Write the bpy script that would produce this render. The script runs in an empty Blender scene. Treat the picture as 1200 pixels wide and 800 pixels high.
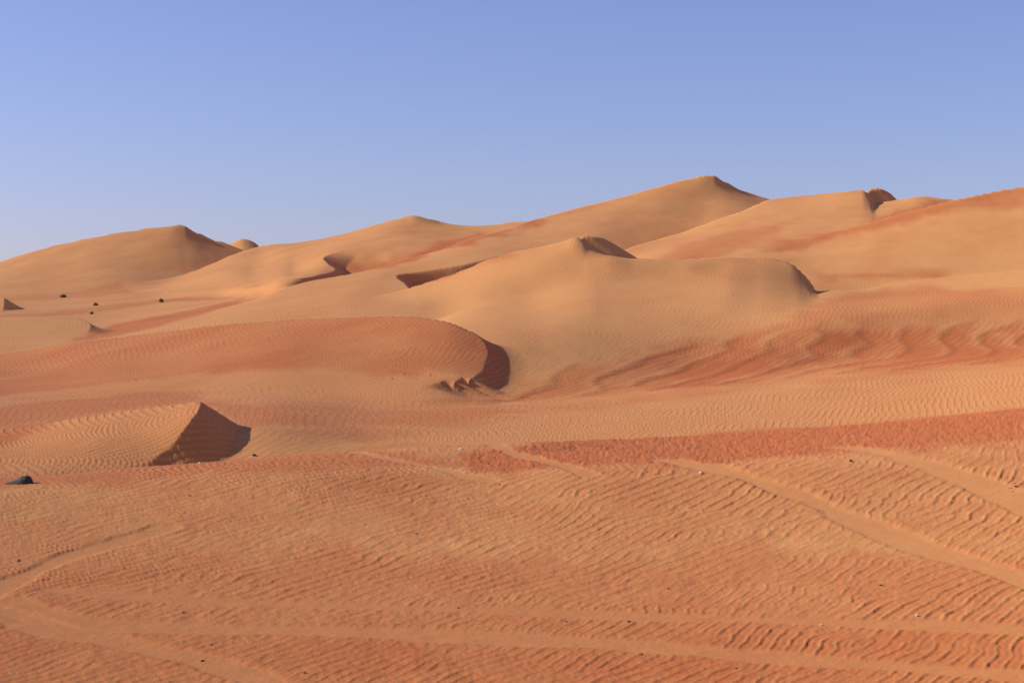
import bpy, math, time
import numpy as np
T0 = time.time()
rng = np.random.default_rng(11)
F, CX, CY, ZC = 2000.0, 600.0, 400.0, 4.0     # focal length in photo pixels, optical centre, eye height (m)
SUN_EL, SUN_AZ = 27.0, 3.0                   # sun: elevation, degrees beyond due left

# ------------------------------------------------------------------ noise
def spec_tile(n, beta, seed, lo=1, hi=None):
    r = np.random.default_rng(seed)
    f = np.fft.fftfreq(n) * n
    k = np.hypot(f[:, None], f[None, :n // 2 + 1])
    a = np.where(k >= lo, np.maximum(k, 1e-3) ** (-beta), 0)
    if hi: a = a * np.exp(-(k / hi) ** 2)
    t = np.fft.irfft2(np.fft.rfft2(r.standard_normal((n, n))) * a, s=(n, n))
    return (t / t.std()).astype(np.float32)

def samp(t, X, Y):
    n = t.shape[0]
    x0 = np.floor(X); y0 = np.floor(Y)
    fx = (X - x0).astype(np.float32); fy = (Y - y0).astype(np.float32)
    i = x0.astype(np.int64) % n; j = y0.astype(np.int64) % n
    i1 = (i + 1) % n; j1 = (j + 1) % n
    return (t[j, i] * (1 - fx) + t[j, i1] * fx) * (1 - fy) + (t[j1, i] * (1 - fx) + t[j1, i1] * fx) * fy

N512 = spec_tile(512, 1.6, 1, 2, 120)
N512b = spec_tile(512, 1.6, 2, 2, 120)
NROUGH = spec_tile(512, 0.9, 3, 6, 160)
def noise(x, y, size, t=N512): return samp(t, x / size * 64 + 7.3, y / size * 64 + 3.1)   # features about `size` metres

def ripple_tile(n, lam, b, seed, r=0.45, steps=70):
    """wind ripples: an anisotropic pattern-forming equation run on a periodic tile (crests along Y, forks and breaks)."""
    k0 = n / lam
    fx = np.fft.rfftfreq(n)[None, :] * n / k0
    fy = np.fft.fftfreq(n)[:, None] * n / k0
    L = r - (1 - fx ** 2 - fy ** 2) ** 2 * 1.6 - b * fy ** 2
    u = np.random.default_rng(seed).standard_normal((n, n)) * 0.15
    dt = 0.6
    den = 1 - dt * L
    for _ in range(steps):
        u = np.fft.irfft2(np.fft.rfft2(u + dt * (0.35 * u * u - u ** 3)) / den, s=(n, n))
    return (u / (u.std() * 1.414)).astype(np.float32)

RIP_WILD = ripple_tile(1024, 14, 0.45, 5)
RIP_CALM = ripple_tile(1024, 14, 1.6, 6)
RIP_FORE = ripple_tile(1024, 14, 0.62, 8)
NSOFT = spec_tile(512, 1.2, 9, 2, 14)

def ripples(x, y, lam, ang, tile, warp=0.5, steep=0.16):
    """height in units of amplitude; ang = direction of the wind (radians from +X)."""
    c, s = math.cos(ang), math.sin(ang)
    wx = noise(x, y, lam * 40, NSOFT) * lam * warp * 1.6 + noise(x, y, lam * 12, N512b) * lam * warp * 0.3
    a = (x * c + y * s + wx) / lam * 14
    b_ = (-x * s + y * c) / lam * 14
    h0 = samp(tile, a, b_)
    h = samp(tile, a - steep * 14 * h0, b_)          # lean the crests down-wind
    return h

# ------------------------------------------------------------------ layered height field
PXL = np.arange(-700, 1901, 2.0)
def hermite(xk, yk, x):
    xk = np.asarray(xk, float); yk = np.asarray(yk, float)
    dx = np.diff(xk); dl = np.diff(yk) / dx
    m = np.zeros_like(yk); m[0], m[-1] = dl[0], dl[-1]
    m[1:-1] = np.where(dl[:-1] * dl[1:] > 0, 2 * dl[:-1] * dl[1:] / (dl[:-1] + dl[1:] + 1e-12), 0)
    i = np.clip(np.searchsorted(xk, x) - 1, 0, len(dx) - 1)
    t = np.clip((x - xk[i]) / dx[i], 0, 1); h = dx[i]
    return ((1 + 2 * t) * (1 - t) ** 2 * yk[i] + t * (1 - t) ** 2 * h * m[i] + t * t * (3 - 2 * t) * yk[i + 1] + t * t * (t - 1) * h * m[i + 1])

def smax(a, b, k):
    q = np.clip(1 - np.abs(a - b) / k, 0, 1)
    return np.maximum(a, b) + q * q * k * 0.25
def smin(a, b, k): return -smax(-a, -b, k)
def sstep(e0, e1, x):
    t = np.clip((x - e0) / (e1 - e0), 0, 1)
    return t * t * (3 - 2 * t)

class Layer:
    """a dune: rows of points from its foot to its crest; beyond the crest it falls away at `back`."""
    def __init__(s, name, rows, back=0.4, front=0.2, sharp=0.1, fil=0.006, soft=None):
        s.name, s.back, s.front, s.sharp, s.fil = name, back, front, sharp, fil
        s.D, s.Z, s.carves = [], [], []
        for row in rows:
            row = list(row)
            if row[0][0] > -350: p = row[0]; row.insert(0, (p[0] - 90, p[1] + 14 * F / p[2], p[2]))      # ends sink below the neighbours
            if row[-1][0] < 1550: p = row[-1]; row.append((p[0] + 90, p[1] + 14 * F / p[2], p[2]))
            px = [p[0] for p in row]; d = np.array([p[2] for p in row], float)
            z = ZC - (np.array([p[1] for p in row], float) - CY) * d / F
            s.D.append(hermite(px, d, PXL)); s.Z.append(hermite(px, z, PXL))
        if soft:                                   # the kink of a sharp crest dies out down its slope
            f, sg = soft
            k = np.exp(-0.5 * (np.arange(-60, 61) * 2.0 / sg) ** 2); k /= k.sum()
            zz = s.Z[-2] + (s.Z[-1] - s.Z[-2]) * f
            s.D.insert(-1, s.D[-2] + (s.D[-1] - s.D[-2]) * f)
            s.Z.insert(-1, np.convolve(np.pad(zz, 60, mode='edge'), k, mode='valid'))
    def base(s, px, d):
        D = [np.interp(px, PXL, a) for a in s.D]; Z = [np.interp(px, PXL, a) for a in s.Z]
        n = len(D)
        dl = [(Z[i + 1] - Z[i]) / (D[i + 1] - D[i]) for i in range(n - 1)]
        m = [dl[0]] + [np.where(dl[i] * dl[i + 1] > 0, 2 * dl[i] * dl[i + 1] / (dl[i] + dl[i + 1] + 1e-9), 0) for i in range(n - 2)] + [dl[-1]]
        out = Z[0] - s.front * (D[0] - d) + 0 * (px + d)
        for i in range(n - 1):
            h = D[i + 1] - D[i]; t = np.clip((d - D[i]) / h, 0, 1)
            v = ((1 + 2 * t) * (1 - t) ** 2 * Z[i] + t * (1 - t) ** 2 * h * m[i] + t * t * (3 - 2 * t) * Z[i + 1] + t * t * (t - 1) * h * m[i + 1])
            out = np.where(d >= D[i], v, out)
        over = d - D[-1]
        fr = np.where(over > 0, Z[-1] + m[-1] * over, out)
        return smin(fr, Z[-1] - s.back * over, s.sharp)
    def hit(s, px, py):
        d = np.geomspace(8, 800, 6000)
        h = s.base(np.full_like(d, px), d); g = h - (ZC - (py - CY) * d / F)
        near = s.D[0][int(np.clip((px + 700) / 2, 0, len(PXL) - 1))] * 0.97
        g = np.where(d < near, -9, g)
        k = np.nonzero(g >= 0)[0]
        return d[k[0]] if len(k) else d[np.argmax(g)]
    def carve(s, pts, drop=None, reach=None, tan=0.64, ends=(0.1, 0.1), rough=0.0, seed=0, flip=False):
        """a slip face: sand lies at its angle of repose on the lee (right-hand) side of the brink through pts."""
        P = []
        for px, py, d in pts:
            if d is None: d = s.hit(px, py)
            P.append(((px - CX) / F * d, d))
        P = np.array(P); t = np.concatenate([[0], np.cumsum(np.hypot(*np.diff(P, axis=0).T))])
        tt = np.linspace(0, t[-1], 44)
        X = hermite(t, P[:, 0], tt); Y = hermite(t, P[:, 1], tt)
        if rough:
            r = np.random.default_rng(seed); w = np.convolve(r.standard_normal(64), [.25, .5, .25])[:44] * rough
            X = X + w; 
        zb = s.base(CX + F * X / Y, Y)
        s.carves.append((X, Y, zb, drop, reach, tan, ends, flip))
    def h(s, px, d):
        px, d = np.broadcast_arrays(px, d)
        out = s.base(px, d)
        for X, Y, zb, drop, reach, tan, ends, flip in s.carves:
            x = (px - CX) / F * d
            R = reach or 8.0
            sel = (x > X.min() - R) & (x < X.max() + R) & (d > Y.min() - R) & (d < Y.max() + R)
            if not sel.any(): continue
            xs, ys = x[sel].astype(np.float32), d[sel].astype(np.float32)
            best = np.full(xs.shape, 1e9, np.float32); side = np.zeros(xs.shape, np.float32); E = np.full(xs.shape, -1e9, np.float32)
            n = len(X); QS, WS = [], []
            for i in range(n - 1):
                ax, ay = X[i], Y[i]; bx, by = X[i + 1] - ax, Y[i + 1] - ay
                L = math.hypot(bx, by) + 1e-9
                t = np.clip(((xs - ax) * bx + (ys - ay) * by) / (L * L), 0, 1)
                dx, dy = xs - ax - t * bx, ys - ay - t * by
                q = np.hypot(dx, dy)
                E = np.maximum(E, zb[i] + (zb[i + 1] - zb[i]) * t - tan * q)
                cr = (bx * dy - by * dx) / L * (1 if flip else -1)
                u_ = (i + 0.5) / (n - 1); we = 1.0
                if ends[0]: we *= float(sstep(0, ends[0], u_))
                if ends[1]: we *= float(sstep(0, ends[1], 1 - u_))
                QS.append(q); WS.append(np.clip(cr / (q + 1e-4) * 1.6, 0, 1) * we)
                m = q < best
                best = np.where(m, q, best); side = np.where(m, cr, side)
            gs = np.zeros(xs.shape, np.float32); gt = np.zeros(xs.shape, np.float32)
            for q, we in zip(QS, WS):
                g = ((best + 0.05) / (q + 0.05)) ** 10; gs += g; gt += g * we
            w = gt / gs * (1 - sstep(R * 0.5, R, best))
            b0 = out[sel]
            lo = np.minimum(b0, E)
            if drop is not None: lo = np.maximum(lo, b0 - drop * (1 - sstep(R * 0.2, R, best)))
            o2 = out.copy(); o2[sel] = np.where(side > 0, b0 + (lo - b0) * w, b0); out = o2
        return out

LY = []
def layer(*a, **k):
    l = Layer(*a, **k); LY.append(l); return l

def zrow(z, d): return [(-700, CY + (ZC - z) * F / d, d), (1900, CY + (ZC - z) * F / d, d)]
fore = layer('fore', [
    zrow(0.72, 6), zrow(1.2, 14), zrow(1.53, 20),
    [(-400, 566, 26), (0, 564, 25.5), (170, 551, 26.5), (330, 545, 26.5), (560, 549, 27), (690, 545, 27), (820, 541, 27.5), (1000, 528, 28.5), (1200, 518, 30), (1600, 500, 33)],
    [(-400, 562, 28), (0, 559, 28), (60, 556, 28), (170, 546, 30), (260, 540, 31), (330, 533, 32), (420, 527, 33), (500, 521, 34), (640, 516, 36), (800, 509, 38), (1000, 497, 41), (1200, 478, 45), (1600, 440, 52)]],
    back=0.16, sharp=0.05)
flat = layer('flat', [
    [(-400, 548, 45), (0, 545, 46), (300, 541, 46), (450, 530, 48), (600, 520, 50), (800, 511, 52), (1000, 498, 56), (1200, 479, 60), (1600, 450, 66)],
    [(-400, 515, 51), (0, 512, 52), (300, 499, 51), (450, 503, 55), (600, 497, 60), (800, 483, 66), (1000, 467, 74), (1200, 448, 82), (1600, 410, 92)],
    [(-400, 475, 75), (0, 470, 75), (300, 466, 72), (450, 470, 78), (580, 468, 82), (700, 462, 86), (800, 453, 90), (900, 446, 94), (1000, 437, 98), (1100, 430, 102), (1200, 422, 108), (1600, 395, 120)]],
    back=0.015, front=0.02, sharp=0.05)
pyr = layer('pyr', [
    [(-400, 565, 42), (0, 557, 42), (100, 552, 43), (170, 548, 44), (240, 541, 45), (320, 545, 46)],
    [(-400, 540, 46), (0, 527, 47), (100, 515, 47), (170, 505, 47.5), (235, 498, 47), (320, 490, 47.5)],
    [(-400, 525, 51), (0, 503, 52), (100, 488, 51.5), (200, 474, 51), (235, 469.5, 50.5), (320, 458, 52)]], back=0.25, sharp=0.08, fil=0.002)
pyr.carve([(140, 552, None), (170, 546, None), (188, 533, None), (205, 519, None), (220, 499, None), (231, 485, None), (234.5, 470, 50.3), (238, 0, 53), (246, 0, 58)], ends=(0.04, 0), rough=0.02)
mid = layer('mid', [
    [(-400, 480, 78), (0, 470, 80), (200, 463, 80), (300, 468, 77), (400, 470, 77), (500, 467, 77), (560, 467, 79), (620, 485, 82)],
    [(-400, 450, 100), (0, 440, 103), (150, 430, 98), (250, 430, 92), (330, 433, 88), (400, 436, 87), (500, 438.5, 86), (560, 433, 89), (600, 438, 91), (640, 475, 92)],
    [(-400, 445, 130), (0, 416, 126), (100, 400, 122), (200, 388, 118), (300, 378, 114), (400, 372, 110), (470, 370, 107), (520, 375, 104), (557, 389, 101), (590, 400, 100), (625, 440, 99), (660, 475, 99)]],
    back=0.3, sharp=0.08)
mid.carve([(540, 0, 112), (557, 389.5, 101), (567, 400, None), (572, 413, None), (568, 427, None), (566, 0, 89), (558, 0, 87.2), (551, 0, 85.6), (541, 0, 85.9), (533, 0, 84.2), (522, 0, 84.4), (512, 0, 83.0), (500, 0, 82.4), (486, 0, 80.6)], ends=(0.05, 0.12), rough=0.02, seed=4, flip=True, reach=4.0)
main = layer('main', [
    [(300, 500, 78), (450, 482, 80), (580, 468, 84), (700, 462, 88), (800, 453, 92), (900, 446, 96), (1000, 437, 100), (1100, 430, 104), (1200, 422, 110), (1600, 400, 122)],
    [(300, 500, 96), (450, 455, 98), (540, 436, 92), (594, 441, 92), (640, 437, 94), (700, 437, 96), (800, 437, 101), (900, 430, 106), (1000, 423, 113), (1100, 415, 118), (1200, 407, 124), (1600, 380, 138)],
    [(300, 480, 100), (450, 425, 102), (540, 396, 106), (594, 402.5, 103), (640, 404.3, 104.5), (700, 405.3, 108), (850, 386, 126), (960, 372, 133), (1050, 362, 143), (1200, 350, 156), (1600, 325, 172)],
    [(300, 430, 150), (450, 390, 150), (560, 354, 152), (620, 346, 155), (700, 332, 158), (800, 332, 160), (850, 331, 160), (890, 334, 161), (930, 343, 160), (960, 351, 159), (1050, 348, 170), (1200, 335, 180), (1600, 310, 190)],
    [(300, 428, 155), (400, 382, 158), (480, 352, 164), (533, 338, 165), (583, 322, 167), (640, 308, 169), (683, 303, 170), (710, 303, 170), (745, 307, 170), (800, 310, 170), (850, 310, 172), (890, 313, 172), (925, 323, 171), (945, 335, 169), (960, 345, 167), (1000, 344, 172), (1050, 336, 184), (1200, 325, 192), (1600, 298, 205)],
    [(300, 420, 160), (400, 375, 165), (480, 338, 175), (533, 320, 178), (583, 300, 180), (640, 286, 181), (660, 281, 181), (675, 276.8, 181), (682, 280.5, 180), (690, 290, 178), (710, 298.5, 176), (745, 303, 174), (800, 303, 175), (850, 300, 178), (890, 300, 180), (925, 307, 178), (940, 319, 176), (951, 332, 174), (957, 341, 173), (1000, 340, 178), (1050, 332, 190), (1200, 319, 200), (1600, 290, 215)]],
    back=0.45, sharp=0.08)
main2 = layer('main2', [
    [(500, 360, 172), (560, 335, 172), (640, 305, 173), (683, 296, 176), (720, 295, 178), (800, 330, 180)],
    [(500, 345, 186), (560, 322, 186), (640, 291, 187), (670, 281, 187), (693, 274.5, 188), (703, 276.5, 191.5), (715, 282, 195), (730, 291, 199), (746, 301.5, 203), (800, 340, 205)]], back=0.2, sharp=0.08, fil=0.002, front=1.2)
main2.carve([(679, 290, None), (679, 283, None), (683, 278, None), (692, 274.7, 188), (703, 0, 191.5), (715, 0, 195), (730, 0, 199), (746, 0, 203)], ends=(0, 0), tan=0.63, reach=24)
ridge = layer('ridge', [
    [(-400, 415, 135), (0, 412, 138), (100, 405, 138), (300, 380, 138), (400, 376, 138), (480, 372, 140), (560, 372, 150), (620, 350, 190), (700, 330, 230), (835, 315, 270), (905, 310, 280), (1000, 330, 280), (1200, 350, 280)],
    [(-400, 409, 145), (0, 406, 145), (100, 401, 146), (200, 383, 153), (300, 362, 164), (400, 343, 176), (480, 328, 200), (540, 308, 226), (620, 285, 270), (700, 268, 300), (760, 258, 325), (835, 248, 350), (905, 262, 340), (1000, 285, 330), (1200, 320, 330)],
    [(-400, 408, 150), (0, 403, 150), (100, 397, 152), (200, 376, 166), (300, 351, 186), (343, 334, 200), (400, 322, 216), (440, 314, 228), (460, 308.5, 236), (500, 298, 255), (550, 280, 282), (600, 265, 310), (620, 258, 322), (700, 238, 360), (760, 222, 380), (800, 212, 392), (835, 205.5, 400), (850, 213, 402), (870, 223, 404), (905, 235, 405), (960, 252, 405), (1000, 265, 400), (1200, 300, 400)]],
    back=0.4, sharp=0.08, soft=(0.62, 24))
ridge.carve([(482, 342, None), (474, 332, None), (465, 322, None), (500, 317, None), (540, 311, None), (590, 300, None), (640, 290, None)], ends=(0.05, 0.5), drop=2.6, reach=45, flip=False)
shoul = layer('shoul', [
    [(500, 380, 195), (600, 345, 200), (700, 330, 205), (745, 308, 205), (870, 306, 205), (960, 300, 215), (1050, 290, 220), (1200, 280, 230), (1600, 270, 240)],
    [(500, 370, 200), (600, 340, 208), (700, 315, 218), (800, 288, 238), (870, 275, 250), (960, 262, 262), (1050, 258, 270), (1200, 260, 280), (1600, 255, 285)],
    [(500, 360, 205), (600, 335, 215), (700, 305, 230), (740, 290, 245), (800, 272, 270), (870, 246, 300), (905, 233, 320), (960, 228, 328), (1010, 223.5, 330), (1019, 228, 329), (1027, 237, 327), (1052, 234.5, 328), (1080, 231, 332), (1110, 234, 335), (1160, 240, 340), (1250, 250, 345), (1600, 260, 350)]],
    back=0.35, sharp=0.08)
shoul2 = layer('shoul2', [
    [(900, 275, 322), (980, 252, 322), (1015, 238, 324), (1030, 238, 325), (1080, 250, 325)],
    [(900, 262, 352), (980, 235, 352), (1010, 226, 347), (1022, 221, 349), (1031, 220, 352), (1040, 224, 358), (1054, 236, 366), (1080, 258, 368)]], back=0.2, sharp=0.08, fil=0.001, front=1.2)
shoul2.carve([(1013, 238, 322), (1013, 230, 329), (1015, 224, 339), (1021, 221.5, 347), (1031, 0, 352), (1040, 0, 358), (1054, 0, 366)], ends=(0, 0), reach=40)
right = layer('right', [
    [(700, 345, 188), (800, 335, 190), (940, 332, 190), (1040, 330, 195), (1200, 322, 200), (1600, 305, 205)],
    [(700, 335, 200), (860, 315, 208), (960, 304, 215), (1050, 294, 218), (1200, 280, 225), (1600, 255, 240)],
    [(700, 340, 212), (800, 320, 215), (860, 303, 225), (900, 296, 232), (960, 278, 240), (1050, 252, 252), (1110, 236, 260), (1200, 218, 275), (1600, 160, 300)]],
    back=0.25, sharp=0.08)
second = layer('second', [
    [(-100, 375, 290), (100, 352, 290), (160, 345, 290), (250, 342, 270), (300, 338, 246), (335, 330, 235), (370, 325.5, 250), (392, 321.5, 266), (440, 313, 286), (500, 304, 300), (560, 290, 330), (620, 275, 380), (800, 270, 400)],
    [(-100, 370, 300), (140, 352, 308), (200, 337, 322), (290, 318, 320), (340, 316, 300), (380, 304, 306), (430, 294, 326), (487, 280, 360), (560, 274, 390), (620, 266, 410), (800, 262, 420)],
    [(-100, 400, 320), (100, 362, 322), (140, 347, 332), (200, 327, 352), (250, 308, 378), (290, 292.5, 402), (312, 288, 412), (360, 283, 415), (400, 275, 418), (450, 261, 424), (475, 254, 428), (487, 251.5, 430), (500, 254, 432), (520, 261, 434), (545, 264, 436), (620, 257, 445), (700, 252, 450), (800, 260, 450)]],
    back=0.4, sharp=0.08, soft=(0.62, 24))
second.carve([(450, 291.5, None), (435, 292, None), (418, 293, None), (395, 295, None), (381, 301, None), (384, 309, None), (392, 317, None), (372, 323, None), (350, 327, None), (333, 329.7, None)], ends=(0.35, 0.06), drop=3.0, reach=26, flip=True)
left = layer('left', [
    [(-400, 380, 300), (0, 350, 310), (100, 347, 312), (150, 346, 315), (220, 350, 330), (300, 345, 350), (500, 340, 390)],
    [(-400, 375, 350), (0, 325, 360), (100, 316, 360), (150, 313, 365), (210, 320, 368), (250, 326, 372), (300, 330, 385), (500, 330, 410)],
    [(-400, 385, 400), (-100, 335, 405), (0, 306.5, 410), (50, 292, 412), (100, 280, 415), (150, 270, 418), (190, 264.8, 420), (206, 262.8, 421), (215, 263.8, 422), (226, 269.5, 423), (240, 276.5, 425), (262, 284.5, 428), (300, 296, 430), (500, 330, 430)]],
    back=0.5, sharp=0.08, soft=(0.62, 24))
farm = layer('farm', [
    [(150, 330, 590), (240, 312, 590), (285, 300, 590), (340, 315, 590), (450, 330, 590)],
    [(150, 310, 620), (240, 300, 620), (262, 288, 620), (274, 280, 620), (285, 276, 620), (297, 280, 620), (309, 289, 620), (450, 310, 620)]], back=0.3, sharp=0.08)
plain = layer('plain', [
    [(-400, 412, 140), (0, 408, 142), (150, 400, 142), (300, 388, 150), (450, 400, 160), (600, 420, 160)],
    [(-400, 385, 190), (0, 380, 190), (105, 384, 190), (200, 372, 200), (300, 358, 215), (450, 370, 215), (600, 400, 215)],
    [(-400, 368, 240), (0, 364, 240), (150, 359, 245), (250, 351, 250), (330, 340, 255), (450, 350, 255), (600, 380, 255)],
    [(-400, 352, 310), (0, 348, 312), (150, 344, 315), (250, 337, 330), (400, 335, 330), (600, 360, 330)]], back=0.0, sharp=0.02)
tongue = layer('tongue', [
    [(-400, 412, 148), (0, 409, 150), (100, 402, 152), (140, 399, 153), (300, 410, 153)],
    [(-400, 385, 175), (0, 372, 180), (60, 371.5, 180), (90, 372, 180), (105, 373, 180), (140, 376, 181), (300, 400, 182)]], back=0.3, sharp=0.08)
tongue.carve([(80, 0, 190), (90, 372.5, 180), (100, 376, None), (106, 382, None), (103, 390, None), (98, 396, None)], ends=(0.05, 0.3), drop=2.0, reach=14, flip=True)
speck = layer('speck', [
    [(-200, 375, 236), (0, 363, 238), (40, 362, 238), (100, 370, 240)],
    [(-200, 362, 248), (-60, 352, 250), (0, 347.5, 252), (5, 347, 252), (12, 347, 253), (30, 357, 254), (60, 372, 254)]], back=0.4, sharp=0.2, fil=0.002)
speck.carve([(3, 366, None), (4, 361, None), (5, 354, None), (5.5, 347.2, 252), (8, 0, 256), (12, 0, 262)], ends=(0, 0), reach=20)

def terrain(px, d, owner=False):
    """height of the whole desert, all dunes joined; smooth hollows where they meet."""
    px, d = np.broadcast_arrays(np.asarray(px, float), np.asarray(d, float))
    H = None
    for i, l in enumerate(LY):
        h = l.h(px, d)
        if H is None: H = h; top = h.copy(); own = np.zeros(h.shape, np.int16); continue
        if owner:
            m = h > top; own[m] = i; top = np.where(m, h, top)
        H = smax(H, h, l.fil * d + 0.02)
    x = (px - CX) / F * d
    far = sstep(500, 1500, d)
    H = np.maximum(H, -8.0 - 6 * far)
    H = H + noise(x, d, 30, N512) * 0.0003 * d * sstep(20, 80, d) + noise(x, d, 6, N512b) * 0.012 * sstep(10, 30, d)
    return (H, own) if owner else H

DM = np.geomspace(7, 760, 5000)
def hit(px, py):
    """the spot of the desert that the ray through a photo pixel meets: (x, y, z)."""
    h = terrain(np.full_like(DM, px), DM); g = h - (ZC - (py - CY) * DM / F)
    k = np.nonzero(g >= 0)[0]
    i = k[0] if len(k) else int(np.argmax(g))
    d = DM[i]
    if len(k) and i > 0:
        g0, g1 = g[i - 1], g[i]; d = DM[i - 1] + (DM[i] - DM[i - 1]) * (-g0) / (g1 - g0)
    return ((px - CX) / F * d, d)

# ------------------------------------------------------------------ sampling grid (fine where the ground is seen)
RES = 1.0
ui = np.linspace(-0.40, 0.40, int(1780 * RES)); uo = np.linspace(0.41, 0.80, 70)
U = np.concatenate([-uo[::-1], ui, uo])
PX = CX + F * U
dd = np.geomspace(4, 900, 5000)
cols = np.linspace(0, 1200, 61)
hc = terrain(cols[None, :], dd[:, None])
el = (hc - ZC) / dd[:, None]
run = np.maximum.accumulate(el, axis=0)
vis = np.diff(run, axis=0) * F                       # pixels newly seen in each step
wgt = np.sqrt((vis ** 2).mean(axis=1)) + 0.6 * vis.max(axis=1)
wgt = np.convolve(np.pad(wgt, 6, mode='edge'), np.ones(13) / 13, mode='valid') + 0.028
cum = np.concatenate([[0], np.cumsum(wgt)])
NR = int(1650 * RES)
DR = np.interp(np.linspace(0, cum[-1], NR), cum, dd)
DR = np.concatenate([DR, np.geomspace(930, 3500, 20)])
H, OWN = terrain(PX[None, :], DR[:, None], owner=True)
Xg = U[None, :] * DR[:, None]; Yg = np.broadcast_to(DR[:, None], Xg.shape)
PXg = np.broadcast_to(PX[None, :], Xg.shape)
LDg = np.log(Yg)
print('terrain', Xg.shape, round(time.time() - T0, 1))
NAMES = [l.name for l in LY]
def is_(*n):
    m = np.zeros(OWN.shape, bool)
    for k in n: m |= OWN == NAMES.index(k)
    return m

# ------------------------------------------------------------------ sand colours and surface: masks on the ground plan
STEP = 3
pxs, lds = PXg[::STEP, ::STEP], LDg[::STEP, ::STEP]
xs_, ys_ = Xg[::STEP, ::STEP], Yg[::STEP, ::STEP]
wob = noise(xs_, ys_, 0.06 * 60, N512); 
def upsample(a):
    r = np.arange(Xg.shape[0]) / STEP; c = np.arange(Xg.shape[1]) / STEP
    r0 = np.minimum(r.astype(int), a.shape[0] - 1); r1 = np.minimum(r0 + 1, a.shape[0] - 1); fr = (r - r0)[:, None]
    c0 = np.minimum(c.astype(int), a.shape[1] - 1); c1 = np.minimum(c0 + 1, a.shape[1] - 1); fc = (c - c0)[None, :]
    b = a[r0] * (1 - fr) + a[r1] * fr
    return b[:, c0] * (1 - fc) + b[:, c1] * fc
def patch(pts, soft, rag=0.5):
    """soft-edged patch of ground whose outline passes through the given spots of the photo."""
    S = 700.0
    V = []
    for px, py in pts:
        x, y = hit(px, py); V.append((CX + F * x / y, math.log(y) * S))
    V = np.array(V); qx, qy = pxs, lds * S
    inside = np.zeros(qx.shape, bool); best = np.full(qx.shape, 1e9)
    n = len(V)
    for i in range(n):
        ax, ay = V[i]; bx, by = V[(i + 1) % n]
        c = ((ay > qy) != (by > qy)) & (qx < (bx - ax) * (qy - ay) / (by - ay + 1e-12) + ax)
        inside ^= c
        ex, ey = bx - ax, by - ay
        t = np.clip(((qx - ax) * ex + (qy - ay) * ey) / (ex * ex + ey * ey + 1e-9), 0, 1)
        best = np.minimum(best, np.hypot(qx - ax - t * ex, qy - ay - t * ey))
    sd = np.where(inside, best, -best) + rag * soft * noise(qx, qy, 60, N512b)
    return upsample(sstep(-soft, soft, sd)).astype(np.float32)

def strip(pts, half, d_min=None):
    """signed distance field (m) to a wheel track through the given spots: returns |distance| / half and the signed side."""
    V = np.array([hit(px, py) for px, py in pts])
    t = np.concatenate([[0], np.cumsum(np.hypot(*np.diff(V, axis=0).T))]); tt = np.linspace(0, t[-1], 26)
    VX, VY = hermite(t, V[:, 0], tt), hermite(t, V[:, 1], tt)
    R = half * 3
    sel = (Xg > VX.min() - R) & (Xg < VX.max() + R) & (Yg > VY.min() - R) & (Yg < VY.max() + R)
    out = np.full(Xg.shape, 9.0, np.float32); sg = np.zeros(Xg.shape, np.float32)
    xs, ys = Xg[sel], Yg[sel]; best = np.full(xs.shape, 1e9); sd = np.zeros(xs.shape)
    for i in range(25):
        bx, by = VX[i + 1] - VX[i], VY[i + 1] - VY[i]
        u = np.clip(((xs - VX[i]) * bx + (ys - VY[i]) * by) / (bx * bx + by * by + 1e-12), 0, 1)
        dx, dy = xs - VX[i] - u * bx, ys - VY[i] - u * by; q = np.hypot(dx, dy); m = q < best
        best = np.where(m, q, best); sd = np.where(m, np.sign(bx * dy - by * dx), sd)
    best = best + half * 0.18 * noise(xs, ys, half * 5, N512b)
    out[sel] = np.maximum(best, 0) / half; sg[sel] = sd
    return out, sg

nA = noise(Xg, Yg, 3.0, N512).astype(np.float32); nB = noise(Xg, Yg, 14.0, N512b).astype(np.float32); nC = noise(Xg, Yg, 0.8, N512b).astype(np.float32)
red = np.full(Xg.shape, 0.12, np.float32) + 0.05 * nB
FO = is_('fore')
red = np.where(FO, 0.44 + 0.10 * nA + 0.05 * nC, red)
red += np.where(FO, 0.30 * (1 - sstep(14.5, 19.5, Yg + 0.8 * nA)), 0).astype(np.float32)
FL = is_('flat')
red = np.where(FL, 0.45 + 0.08 * nA, red)
def paint(v, pts, soft, rag=0.5, w=1.0):
    global red
    m = patch(pts, soft, rag) * w
    red = red * (1 - m) + v * m
    return m
paint(0.80, [(200, 668), (500, 655), (800, 650), (1240, 645), (1240, 705), (800, 700), (500, 696), (200, 690)], 30, 0.6, 0.55)
# red churned band, tan rippled band behind it, tan patch beside the small dune
band = paint(0.97, [(1240, 474), (1000, 496), (800, 509), (640, 518), (560, 528), (520, 540), (560, 551), (690, 548), (820, 543), (1000, 530), (1240, 514)], 16, 0.6)
paint(0.80, [(-60, 556), (170, 546), (330, 533), (440, 527), (520, 545), (430, 552), (320, 550), (170, 560), (-60, 580)], 14)
tan_ = paint(0.34, [(1240, 424), (1000, 446), (800, 468), (640, 486), (560, 500), (480, 506), (560, 520), (800, 509), (1000, 497), (1240, 474)], 10)
paint(0.15, [(262, 540), (283, 505), (330, 508), (420, 515), (480, 512), (520, 515), (400, 529), (300, 537)], 9)
paint(0.85, [(283, 502), (240, 470), (300, 476), (420, 480), (560, 478), (620, 482), (520, 496), (400, 496)], 10, w=0.6)
# small dune
red = np.where(is_('pyr'), 0.38 - 0.0 * nA, red)
paint(0.85, [(-60, 512), (0, 503), (80, 490), (60, 500), (20, 520), (-60, 535)], 14)
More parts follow.
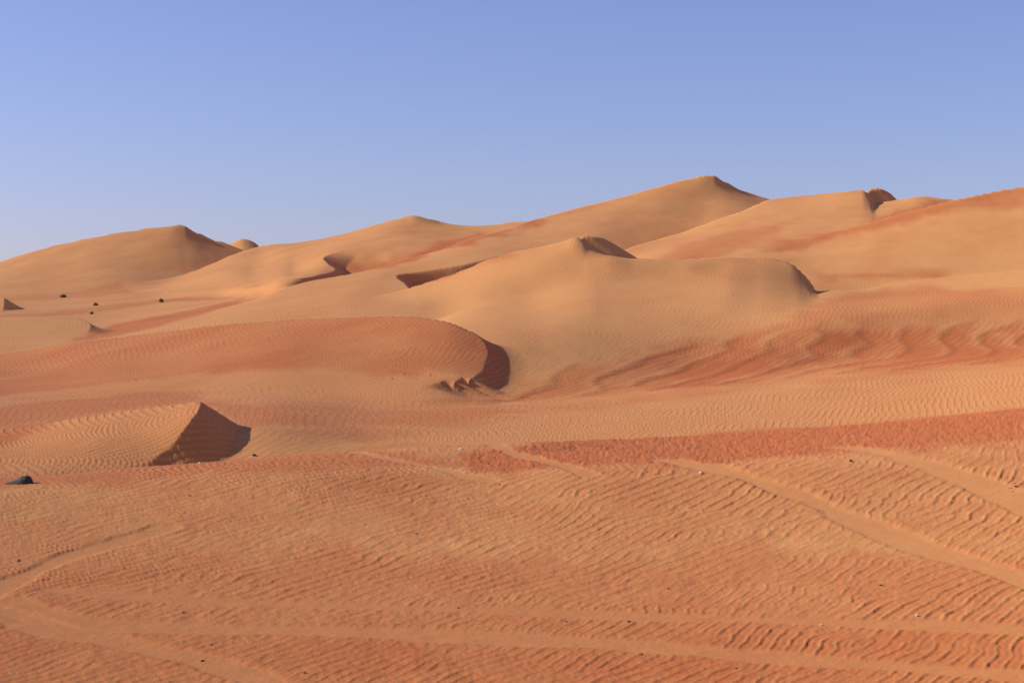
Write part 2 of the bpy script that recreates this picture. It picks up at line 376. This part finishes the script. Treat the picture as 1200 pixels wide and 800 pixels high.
# the low dune in the middle
md = is_('mid'); red = np.where(md, 0.74 + 0.04 * nA, red)
paint(0.36, [(-60, 472), (0, 462), (120, 450), (220, 438), (330, 433), (440, 437), (560, 440), (585, 462), (500, 472), (300, 472), (200, 466), (80, 474), (-60, 488)], 10, w=1.0)
paint(0.80, [(-60, 505), (-60, 482), (80, 468), (180, 460), (235, 456), (240, 468), (100, 484), (0, 500)], 10, w=0.9)
# pale hollow and red slope under the main dune
mn = is_('main'); red = np.where(mn, 0.08 + 0.05 * nB, red)
apron = paint(0.86, [(585, 468), (612, 450), (660, 434), (710, 421), (780, 405), (880, 392), (1000, 382), (1240, 368), (1240, 418), (1000, 436), (800, 454), (690, 464)], 24, 0.22)
paint(0.55, [(960, 350), (1040, 340), (1240, 332), (1240, 372), (1000, 388), (900, 390)], 20)
# red streaks on the upper dunes
paint(0.75, [(880, 300), (960, 277), (1050, 251), (1110, 235), (1240, 207), (1240, 226), (1110, 246), (1000, 272), (930, 292)], 14, 0.8)
paint(0.9, [(944, 317), (980, 319), (1040, 320), (1110, 319), (1040, 326), (1000, 329), (958, 330)], 10, 0.5, 0.8)
paint(0.55, [(745, 302), (800, 286), (900, 262), (960, 250), (900, 276), (850, 298)], 12)
paint(0.85, [(400, 322), (440, 306), (500, 291), (560, 273), (625, 258), (560, 281), (500, 300), (450, 314)], 13, 0.8)
paint(0.75, [(470, 322), (520, 315), (600, 300), (540, 318), (484, 336)], 8)
paint(0.8, [(80, 400), (150, 377), (250, 357), (290, 345), (260, 362), (200, 378), (130, 394)], 8)
paint(0.6, [(-60, 372), (60, 366), (130, 357), (220, 347), (300, 346), (200, 352), (140, 362), (60, 370)], 8)
paint(0.5, [(-60, 352), (60, 345), (140, 330), (160, 345), (60, 350)], 8)
print('masks', round(time.time() - T0, 1))

# ------------------------------------------------------------------ relief: wheel tracks, wind ripples, churned sand
dz = np.zeros(Xg.shape, np.float32)
amp = np.ones(Xg.shape, np.float32)
TR = [([(780, 538), (830, 547), (885, 562), (945, 585), (1010, 613), (1080, 641), (1150, 662), (1260, 694)], 0.34, 0.016, 0.28),
      ([(985, 523), (1060, 537), (1120, 555), (1180, 580), (1260, 616)], 0.34, 0.014, 0.28),
      ([(-60, 725), (-10, 692), (40, 668), (80, 652), (130, 637), (190, 618)], 0.20, 0.014, 0.38),
      ([(-60, 696), (0, 708), (50, 720), (110, 731), (200, 734), (400, 739), (600, 746), (800, 759), (1000, 776), (1260, 795)], 0.26, 0.010, 0.46),
      ([(60, 690), (130, 696), (200, 701), (300, 706), (400, 709), (560, 713), (760, 722), (1000, 729), (1260, 738)], 0.22, 0.009, 0.48),
      ([(-60, 704), (0, 717), (60, 737), (150, 754), (220, 769), (290, 790), (330, 806)], 0.22, 0.010, 0.45),
      ([(415, 529), (470, 540), (520, 550), (570, 562)], 0.20, 0.012, 0.30),
      ([(525, 521), (600, 530), (660, 545), (690, 556)], 0.20, 0.012, 0.35)]
for pts, half, dep, rv in TR:
    q, sg = strip(pts, half)
    core = 1 - sstep(0.75, 1.1, q)
    amp *= 1 - 0.93 * core
    dz += -dep * core + 0.2 * dep * np.exp(-((q - 1.25) / 0.22) ** 2)
    red = red * (1 - 0.8 * core) + rv * 0.8 * core
rip = np.zeros(Xg.shape, np.float32)
W0 = math.radians(-38)
selF = FO & (np.abs(PXg - 600) < 800) & (Yg < 60)
h = np.zeros(Xg.shape, np.float32)
xf, yf = Xg[selF], Yg[selF]
lamz = 0.125
yj = yf + 1.6 * noise(xf, yf, 2.5, N512b)
k1, k2 = sstep(16.2, 18.2, yj), sstep(20.5, 23.0, yj)
hf = np.zeros(xf.shape, np.float32)
for lam_, ang_, wt in ((0.130, -24, 1 - k1), (0.165, -26, k1 * (1 - k2)), (0.200, -24, k2)):
    m_ = wt > 0.01
    hf[m_] += wt[m_] * ripples(xf[m_], yf[m_], lam_, math.radians(ang_), RIP_FORE, 0.42, 0.2) * (lam_ / 0.135)
hf *= (1 - 0.45 * sstep(25.5, 29, yf)) * np.clip(0.85 + 0.22 * noise(xf * 1.6, yf * 0.8, 0.5, N512), 0.35, 1.05)
h[selF] = hf
mod = np.clip(0.95 + 0.22 * nA, 0.4, 1.4) * (1 - 0.65 * band) * (0.85 + 0.15 * sstep(15, 20, Yg))
dz += np.where(selF, 0.0050 * h * amp * mod, 0)
rip += h * amp * (1 - band) * selF
churn = noise(Xg, Yg, 0.9, NROUGH)
dz += np.where(FO, (0.0046 * band + 0.0025) * churn * amp, 0).astype(np.float32)
def zone(mask, lam, ang, a, tile=RIP_CALM, warp=0.5):
    global dz, rip
    sel = mask > 0.02
    hh = ripples(Xg[sel], Yg[sel], lam, ang, tile, warp)
    dz[sel] += (a * hh * mask[sel]).astype(np.float32); rip[sel] += (hh * mask[sel]).astype(np.float32)
inv = (np.abs(PXg - 600) < 800).astype(np.float32)
zone(tan_ * FL * inv, 0.27, math.radians(-14), 0.008, RIP_CALM, 0.35)
zone(FL * inv * (1 - tan_) * 0.6, 0.30, math.radians(-14), 0.008, RIP_WILD)
zone(is_('pyr') * inv, 0.25, math.radians(-32), 0.013, RIP_CALM)
zone(md * inv, 0.34, math.radians(-14), 0.0036, RIP_CALM)
streak = noise(Xg * 3.0 - Yg * 0.9, Yg * 0.55 + Xg * 0.2, 9, N512b).astype(np.float32)         # long wind streaks of coarse red grains
red += 0.11 * streak * apron + 0.05 * streak * (Yg > 60)
zone(apron, 2.8, math.radians(-20), 0.028, RIP_WILD, 0.6)
zone(apron, 0.55, math.radians(-25), 0.009, RIP_CALM, 0.5)
zone(is_('main', 'right', 'shoul', 'ridge', 'plain', 'tongue') * inv * (1 - sstep(170, 230, Yg)) * (1 - apron), 0.40, math.radians(-12), 0.0022, RIP_CALM, 0.4)
Z = H + dz
print('relief', round(time.time() - T0, 1))

# ------------------------------------------------------------------ materials
def mat(name):
    m = bpy.data.materials.new(name); m.use_nodes = True
    nt = m.node_tree; return m, nt, nt.nodes['Principled BSDF']
def lin(r, g, b): return tuple(((c / 255 + 0.055) / 1.055) ** 2.4 if c > 10 else c / 255 / 12.92 for c in (r, g, b)) + (1,)

def sand_material():
    m, nt, bs = mat('desert_sand'); N, L = nt.nodes, nt.links
    def nd(t, **k):
        n = N.new(t)
        for a, v in k.items(): setattr(n, a, v)
        return n
    ar = nd('ShaderNodeAttribute', attribute_name='redness')
    ap = nd('ShaderNodeAttribute', attribute_name='crest')
    tc = nd('ShaderNodeTexCoord')
    def nz(scale, detail, rough=0.6):
        n = nd('ShaderNodeTexNoise'); n.inputs['Scale'].default_value = scale; n.inputs['Detail'].default_value = detail; n.inputs['Roughness'].default_value = rough
        L.new(tc.outputs['Object'], n.inputs['Vector']); return n
    def math_(op, a, b):
        n = nd('ShaderNodeMath', operation=op)
        for i, v in enumerate((a, b)):
            if isinstance(v, (int, float)): n.inputs[i].default_value = v
            else: L.new(v, n.inputs[i])
        return n.outputs[0]
    n1, n2, n3 = nz(0.35, 6), nz(5.0, 5, 0.7), nz(60.0, 3, 0.7)
    f = math_('ADD', ar.outputs['Fac'], math_('MULTIPLY', math_('SUBTRACT', n1.outputs['Fac'], 0.5), 0.25))
    f = math_('ADD', f, math_('MULTIPLY', math_('SUBTRACT', n2.outputs['Fac'], 0.5), 0.45))
    f = math_('SUBTRACT', f, math_('MULTIPLY', ap.outputs['Fac'], 0.24))
    cl = nd('ShaderNodeClamp'); L.new(f, cl.inputs['Value'])
    mx = nd('ShaderNodeMix', data_type='RGBA'); L.new(cl.outputs[0], mx.inputs['Factor'])
    mx.inputs['A'].default_value = PALE; mx.inputs['B'].default_value = RED
    hv = nd('ShaderNodeHueSaturation'); L.new(mx.outputs['Result'], hv.inputs['Color'])
    v = math_('ADD', 0.80, math_('ADD', math_('MULTIPLY', n3.outputs['Fac'], 0.22), math_('MULTIPLY', n2.outputs['Fac'], 0.18)))
    L.new(v, hv.inputs['Value']); L.new(hv.outputs[0], bs.inputs['Base Color'])
    bs.inputs['Roughness'].default_value = 0.95; bs.inputs['Specular IOR Level'].default_value = 0.12
    if 'Diffuse Roughness' in bs.inputs: bs.inputs['Diffuse Roughness'].default_value = 0.7
    b1 = nd('ShaderNodeBump'); b1.inputs['Strength'].default_value = 0.55; b1.inputs['Distance'].default_value = 0.012
    g = nz(22.0, 6, 0.65); L.new(g.outputs['Fac'], b1.inputs['Height'])
    b2 = nd('ShaderNodeBump'); b2.inputs['Strength'].default_value = 0.5; b2.inputs['Distance'].default_value = 0.06
    g2 = nz(2.2, 5, 0.6); L.new(g2.outputs['Fac'], b2.inputs['Height']); L.new(b1.outputs[0], b2.inputs['Normal'])
    L.new(b2.outputs[0], bs.inputs['Normal'])
    return m
PALE = (0.57, 0.260, 0.087, 1)
RED = (0.435, 0.119, 0.034, 1)
SAND = sand_material()

# ------------------------------------------------------------------ build the desert, one object per dune
col = bpy.context.scene.collection
def setp(o, label=None, cat=None, group=None, kind=None):
    for k, v in (('label', label), ('category', cat), ('group', group), ('kind', kind)):
        if v: o[k] = v
def link(o, parent=None):
    col.objects.link(o)
    if parent is not None: o.parent = parent
    return o
GROUPS = {'fore': ('sand_ground', 'rippled orange sand with wheel tracks in front of all the dunes'),
          'flat': ('desert_ground', 'level red and tan sand between the near rise and the dunes'),
          'pyr': ('sand_hill', 'small pointed dune with a dark triangular slip face'),
          'mid': ('sand_hill', 'low red dune with a dark curved slip face at its right end'),
          'main': ('sand_hill', 'big pale rounded dune in the middle with a red apron'),
          'ridge': ('sand_hill', 'highest dune with a long pale ridge and pointed summit'),
          'shoul': ('sand_hill', 'pale shoulder dune right of the summit with a dark notch on the skyline'),
          'right': ('sand_hill', 'dune slope with a red crest climbing to the right edge'),
          'second': ('sand_hill', 'second highest dune with a dark hollow and a red streak'),
          'left': ('sand_hill', 'broad smooth dune with a pointed crest at the left skyline'),
          'farm': ('sand_hill', 'tiny distant dune top peeping over the saddle'),
          'plain': ('sand_plain', 'gentle sand plain with dark shrubs below the left dune')}
ALIAS = {'main2': 'main', 'shoul2': 'shoul', 'tongue': 'plain', 'speck': 'plain'}
gid = {k: i for i, k in enumerate(GROUPS)}
own2 = np.array([gid[ALIAS.get(n, n)] for n in NAMES])[OWN]
nr, nc = Xg.shape
V = np.stack([Xg, Yg, Z], -1).reshape(-1, 3).astype(np.float32)
idx = np.arange(nr * nc).reshape(nr, nc)
Q = np.stack([idx[:-1, :-1], idx[:-1, 1:], idx[1:, 1:], idx[1:, :-1]], -1).reshape(-1, 4)
qo = own2[:-1, :-1].reshape(-1)
RF = np.clip(red, -0.2, 1.2).reshape(-1).astype(np.float32); PF = np.clip(rip, -1.5, 1.5).reshape(-1).astype(np.float32)
for k, (name, label) in GROUPS.items():
    q = Q[qo == gid[k]]
    if not len(q): print('EMPTY', k); continue
    used = np.unique(q); remap = np.zeros(len(V), np.int32); remap[used] = np.arange(len(used))
    q = remap[q]; v = V[used]
    me = bpy.data.meshes.new(name)
    me.vertices.add(len(v)); me.vertices.foreach_set('co', v.ravel())
    me.loops.add(q.size); me.loops.foreach_set('vertex_index', q.ravel().astype(np.int32))
    me.polygons.add(len(q)); me.polygons.foreach_set('loop_start', np.arange(0, q.size, 4, dtype=np.int32))
    me.polygons.foreach_set('use_smooth', np.ones(len(q), bool))
    me.update(calc_edges=True)
    a = me.attributes.new('redness', 'FLOAT', 'POINT'); a.data.foreach_set('value', RF[used])
    a = me.attributes.new('crest', 'FLOAT', 'POINT'); a.data.foreach_set('value', PF[used])
    me.materials.append(SAND)
    o = link(bpy.data.objects.new(name, me)); setp(o, label, None, None, 'structure')
print('meshes', round(time.time() - T0, 1))

# base sheet out to the horizon on all sides
me = bpy.data.meshes.new('terrain')
R = 9000
me.from_pydata([(-R, -R, -16), (R, -R, -16), (R, R, -16), (-R, R, -16)], [], [(0, 1, 2, 3)])
me.attributes.new('redness', 'FLOAT', 'POINT'); me.materials.append(SAND)
o = link(bpy.data.objects.new('terrain', me)); setp(o, 'sand reaching to the horizon beneath the dunes', None, None, 'structure')


# ------------------------------------------------------------------ things lying and growing on the sand
def ground_z(x, y):
    u = x / y; c = int(np.clip(np.searchsorted(U, u) - 1, 0, nc - 2)); k = int(np.clip(np.searchsorted(DR, y) - 1, 0, nr - 2))
    fc = (u - U[c]) / (U[c + 1] - U[c]); fr = (y - DR[k]) / (DR[k + 1] - DR[k])
    return float((Z[k, c] * (1 - fc) + Z[k, c + 1] * fc) * (1 - fr) + (Z[k + 1, c] * (1 - fc) + Z[k + 1, c + 1] * fc) * fr)
def spot(px, py):
    x, y = hit(px, py); return x, y, ground_z(x, y)
def plain_mat(name, c1, c2, scale, rough=0.85, bump=0.4, dist=0.01):
    m, nt, bs = mat(name); N, L = nt.nodes, nt.links
    tc = N.new('ShaderNodeTexCoord'); n = N.new('ShaderNodeTexNoise'); n.inputs['Scale'].default_value = scale; n.inputs['Detail'].default_value = 6
    L.new(tc.outputs['Object'], n.inputs['Vector'])
    mx = N.new('ShaderNodeMix'); mx.data_type = 'RGBA'; L.new(n.outputs['Fac'], mx.inputs['Factor'])
    mx.inputs['A'].default_value = c1; mx.inputs['B'].default_value = c2; L.new(mx.outputs['Result'], bs.inputs['Base Color'])
    bs.inputs['Roughness'].default_value = rough; bs.inputs['Specular IOR Level'].default_value = 0.3
    b = N.new('ShaderNodeBump'); b.inputs['Strength'].default_value = bump; b.inputs['Distance'].default_value = dist
    L.new(n.outputs['Fac'], b.inputs['Height']); L.new(b.outputs[0], bs.inputs['Normal'])
    return m
M_ROCK = plain_mat('slate_rock', (0.020, 0.017, 0.016, 1), (0.075, 0.062, 0.055, 1), 14, 0.9)
M_DARK = plain_mat('dark_stone', (0.025, 0.018, 0.016, 1), (0.06, 0.045, 0.04, 1), 60)
M_WHITE = plain_mat('pale_stone', (0.42, 0.35, 0.27, 1), (0.58, 0.51, 0.43, 1), 60)
M_LEAF = plain_mat('dry_leaf', (0.085, 0.085, 0.035, 1), (0.170, 0.150, 0.070, 1), 3)
M_BRUSH = plain_mat('dead_twig', (0.060, 0.035, 0.022, 1), (0.120, 0.075, 0.045, 1), 3)
M_STEM = plain_mat('woody_stem', (0.070, 0.045, 0.030, 1), (0.120, 0.080, 0.055, 1), 8)
import bmesh
def mesh_obj(name, bm, m, parent=None, smooth=False):
    me = bpy.data.meshes.new(name); bm.to_mesh(me); bm.free(); me.materials.append(m)
    if smooth: me.polygons.foreach_set('use_smooth', [True] * len(me.polygons))
    return link(bpy.data.objects.new(name, me), parent)

# the dark rock at the left: a wedge, long low tail to the left and a steep blunt end
bm = bmesh.new()
prof = [(-0.235, .012, .05), (-0.17, .040, .09), (-0.08, .085, .12), (-0.005, .128, .13), (0.05, .135, .12), (0.10, .122, .10), (0.125, .075, .08), (0.13, .02, .07)]
rg = np.random.default_rng(3); rings = []
for x, hgt, wd in prof:
    ring = []
    for a, k in ((0, 1.0), (38, 0.95), (72, 0.9), (105, 1.0), (140, 0.85), (180, 1.0), (230, 0.6), (310, 0.6)):
        t = math.radians(a); j = 1 + rg.uniform(-.08, .08)
        ring.append(bm.verts.new((x + rg.uniform(-.012, .012), -math.cos(t) * wd * k * j, max(-0.04, math.sin(t) * hgt * j * (1 if a < 181 else 0.35 / max(hgt, .03) * .08)))))
    rings.append(ring)
for a, b in zip(rings[:-1], rings[1:]):
    for i in range(8): bm.faces.new((a[i], a[(i + 1) % 8], b[(i + 1) % 8], b[i]))
bm.faces.new(rings[0]); bm.faces.new(rings[-1][::-1])
bmesh.ops.recalc_face_normals(bm, faces=bm.faces)
bmesh.ops.bevel(bm, geom=bm.edges[:], offset=0.006, segments=1, affect='EDGES')
o = mesh_obj('rock', bm, M_ROCK); x, y, z = spot(27, 566)
o.location = (x, y, z - 0.006); o.rotation_euler = (0, 0, 0.15); o.scale = (1.05, 1.0, 0.88)
setp(o, 'dark blue grey wedge of rock lying on red sand below the pointed dune', 'rock')

# single stones
def pebble(px, py, size, m, label, name='pebble', group=None, flat=0.7):
    x, y, z = spot(px, py); s_ = 0.85 * size * y / F / 2
    r_ = np.random.default_rng(int(px * 7 + py)); bm = bmesh.new()
    bmesh.ops.create_icosphere(bm, subdivisions=2, radius=1.0)
    ph = r_.uniform(0, 6, 3)
    for v in bm.verts:
        k = 1 + 0.22 * math.sin(3 * v.co.x + ph[0]) * math.cos(2.3 * v.co.y + ph[1]) + 0.1 * math.sin(5 * v.co.z + ph[2])
        v.co = v.co * k; v.co.z *= flat; v.co.x *= 1.15
    bmesh.ops.scale(bm, vec=(s_, s_, s_), verts=bm.verts)
    o = mesh_obj(name, bm, m); o.location = (x, y, z + s_ * flat * 0.55); o.rotation_euler = (0, 0, r_.uniform(0, 6))
    setp(o, label, 'stone', group)
for a in [
    (298, 534, 5.0, M_DARK, 'black pebble on smooth pale sand right of the pointed dune'),
    (234, 543, 3.5, M_WHITE, 'white pebble on the rise below the dark triangular slip face'),
    (997, 541, 5.0, M_DARK, 'black pebble among ripples between the two wheel tracks on the right'),
    (821, 555, 4.0, M_WHITE, 'white pebble beside the upper end of the wide smooth wheel track'),
    (1075, 722, 5.5, M_WHITE, 'white pebble, largest of the pale stones in the nearest sand'),
    (963, 732, 4.2, M_WHITE, 'off white pebble just above the lower wheel track, in rippled sand'),
    (1062, 672, 2.6, M_WHITE, 'tiny white pebble below the wide smooth wheel track'),
    (737, 729, 4.4, M_DARK, 'black pebble between the two long level wheel tracks, larger of that strip'),
    (664, 728, 2.8, M_DARK, 'tiny dark pebble between the two level wheel tracks, left of a larger black one'),
    (537, 711, 3.2, M_DARK, 'dark pebble in the upper level wheel track'),
    (752, 767, 3.0, M_DARK, 'dark pebble in the ripples just below the lower level wheel track'),
    (783, 690, 3.2, M_DARK, 'dark pebble alone in ripples above the upper level wheel track'),
    (1032, 686, 3.6, M_DARK, 'dark pebble in red ripples below the wide smooth wheel track'),
    (585, 568, 3.2, M_DARK, 'dark pebble in pale ripples below the red churned band'),
    (488, 625, 2.8, M_DARK, 'tiny dark pebble in the middle of the wide rippled slope'),
    (237, 773, 4.2, M_DARK, 'dark pebble beside the curving wheel track at the lower left'),
    (357, 789, 4.0, M_DARK, 'black pebble right of the curving wheel track, nearest the bottom edge'),
    (215, 718, 3.4, M_DARK, 'dark pebble between ripples above the level wheel track on the left'),
    (22, 657, 4.5, M_DARK, 'brown black stone on the upper edge of the leftmost wheel track'),
    (863, 783, 3.2, M_DARK, 'dark pebble in red ripples at the bottom, left of centre right'),
    (222, 581, 2.8, M_DARK, 'tiny dark pebble below the pointed dune on rippled sand'),
    (248, 755, 3.2, M_DARK, 'small dark pebble above the curving wheel track'),
    (1190, 570, 4.0, M_DARK, 'dark pebble beside the upper right wheel track')]:
    a = list(a)
    pebble(*a)
pebble(540, 526, 7, M_WHITE, 'flat pale chip of stone beside the short track on the red band', 'stone_chip', flat=0.25)

# fine dark gravel on the red band
bm = bmesh.new(); r_ = np.random.default_rng(21)
for i in range(260):
    px = 600 + abs(r_.normal(0, 55)) + r_.uniform(0, 30); py = np.interp(px, [600, 720, 860], [527, 520, 512]) + r_.normal(0, 3.5)
    if r_.random() < 0.03: px, py = r_.uniform(1180, 1215), r_.uniform(558, 576)
    x, y = hit(px, py); z = ground_z(x, y); s_ = r_.uniform(0.005, 0.012)
    mt_ = bmesh.ops.create_icosphere(bm, subdivisions=1, radius=s_)
    for v in mt_['verts']: v.co = (v.co.x * 1.3 + x, v.co.y + y, v.co.z * 0.7 + z + s_ * 0.3)
o = mesh_obj('gravel', bm, M_DARK); setp(o, 'scattered dark gravel specks on the red churned band', 'gravel', None, 'stuff')

# desert shrubs on the plain
def shrub(px, py, wpx, hpx, m, label):
    x, y, z = spot(px, py); W_, H_ = 0.82 * wpx * y / F, 0.78 * hpx * y / F
    r_ = np.random.default_rng(int(px)); e = link(bpy.data.objects.new('desert_shrub', None)); e.location = (x, y, z)
    setp(e, label, 'shrub', 'shrubs on the sand plain')
    bs_, bf = bmesh.new(), bmesh.new()
    tips = []
    for i in range(26):
        a = r_.uniform(0, 2 * math.pi); tl = r_.uniform(0.15, 1.0); rr = W_ / 2 * tl; hh = H_ * math.sqrt(max(0.05, 1 - (tl * 0.95) ** 2)) * r_.uniform(.7, 1.1)
        p0 = np.array([0.0, 0.0, -0.1]); p2 = np.array([rr * math.cos(a), rr * math.sin(a), hh]); p1 = p2 * np.array([.4, .4, .6])
        pts = [p0, p1, p2]
        for A, B, ra, rb in ((p0, p1, .022, .014), (p1, p2, .014, .006)):
            va = [bs_.verts.new((A[0] + ra * math.cos(t), A[1] + ra * math.sin(t), A[2])) for t in (0, 2.1, 4.2)]
            vb = [bs_.verts.new((B[0] + rb * math.cos(t), B[1] + rb * math.sin(t), B[2])) for t in (0, 2.1, 4.2)]
            for k in range(3): bs_.faces.new((va[k], va[(k + 1) % 3], vb[(k + 1) % 3], vb[k]))
        for k in range(34):
            t = r_.uniform(.3, 1.05); q = (p1 + (p2 - p1) * (t - .3) / .75) + r_.normal(0, .07, 3) * W_
            q[2] = max(q[2], 0.02); d1 = r_.normal(0, 1, 3); d1 /= np.linalg.norm(d1); d2 = np.cross(d1, r_.normal(0, 1, 3)); d2 /= np.linalg.norm(d2)
            l_, w_ = r_.uniform(.05, .10), r_.uniform(.02, .035)
            bf.faces.new([bf.verts.new(q - d1 * l_), bf.verts.new(q + d2 * w_), bf.verts.new(q + d1 * l_), bf.verts.new(q - d2 * w_)])
    mesh_obj('foliage', bf, m, e); mesh_obj('stem', bs_, M_STEM, e)
shrub(189, 354.5, 7.5, 5.5, M_LEAF, 'green rounded shrub, rightmost and greenest on the sand plain')
shrub(112, 358, 8.0, 3.4, M_LEAF, 'low dark spreading shrub on the plain, above a smaller one')
shrub(107.5, 368, 5.5, 3.2, M_LEAF, 'smallest dark shrub, close above the small dune tongue')
shrub(74, 348.5, 9.5, 4.2, M_BRUSH, 'brown dry shrub near the foot of the broad left dune')

# ------------------------------------------------------------------ light, sky, camera
sc = bpy.context.scene
w = bpy.data.worlds.new('World'); sc.world = w; w.use_nodes = True
nt = w.node_tree; bg = nt.nodes['Background']
sky = nt.nodes.new('ShaderNodeTexSky'); sky.sky_type = 'NISHITA'; sky.sun_disc = False
# direction towards the sun
el_, az_ = math.radians(SUN_EL), math.radians(SUN_AZ)
sd = (-math.cos(el_) * math.cos(az_), math.cos(el_) * math.sin(az_), math.sin(el_))
sky.sun_elevation = el_; sky.sun_rotation = math.atan2(sd[0], sd[1])
sky.air_density, sky.dust_density, sky.ozone_density, sky.altitude = 1.0, 0.8, 6.0, 0
tint = nt.nodes.new('ShaderNodeMix'); tint.data_type = 'RGBA'; tint.blend_type = 'MULTIPLY'; tint.inputs['Factor'].default_value = 1
tint.inputs['B'].default_value = (1.07, 0.80, 0.93, 1); nt.links.new(sky.outputs[0], tint.inputs['A'])
nt.links.new(tint.outputs['Result'], bg.inputs['Color']); bg.inputs['Strength'].default_value = 0.11
sl = bpy.data.lights.new('sun', 'SUN'); sl.energy = 4.9; sl.angle = math.radians(0.53); sl.color = (1.0, 0.95, 0.86)
so = link(bpy.data.objects.new('sun', sl))
from mathutils import Vector
so.rotation_euler = Vector(sd).to_track_quat('Z', 'Y').to_euler(); so.location = (-60, -20, 60)
cam = bpy.data.cameras.new('camera'); co = link(bpy.data.objects.new('camera', cam))
cam.sensor_width = 36; cam.sensor_fit = 'HORIZONTAL'; cam.lens = 36 * F / 1200; cam.clip_end = 20000; cam.clip_start = 0.1
co.location = (0, 0, ZC); co.rotation_euler = (math.radians(90), 0, 0)
sc.camera = co
vs = sc.view_settings; vs.view_transform = 'Standard'; vs.look = 'None'; vs.exposure = 0.55; vs.gamma = 1; vs.use_curve_mapping = False
print('script', round(time.time() - T0, 1))
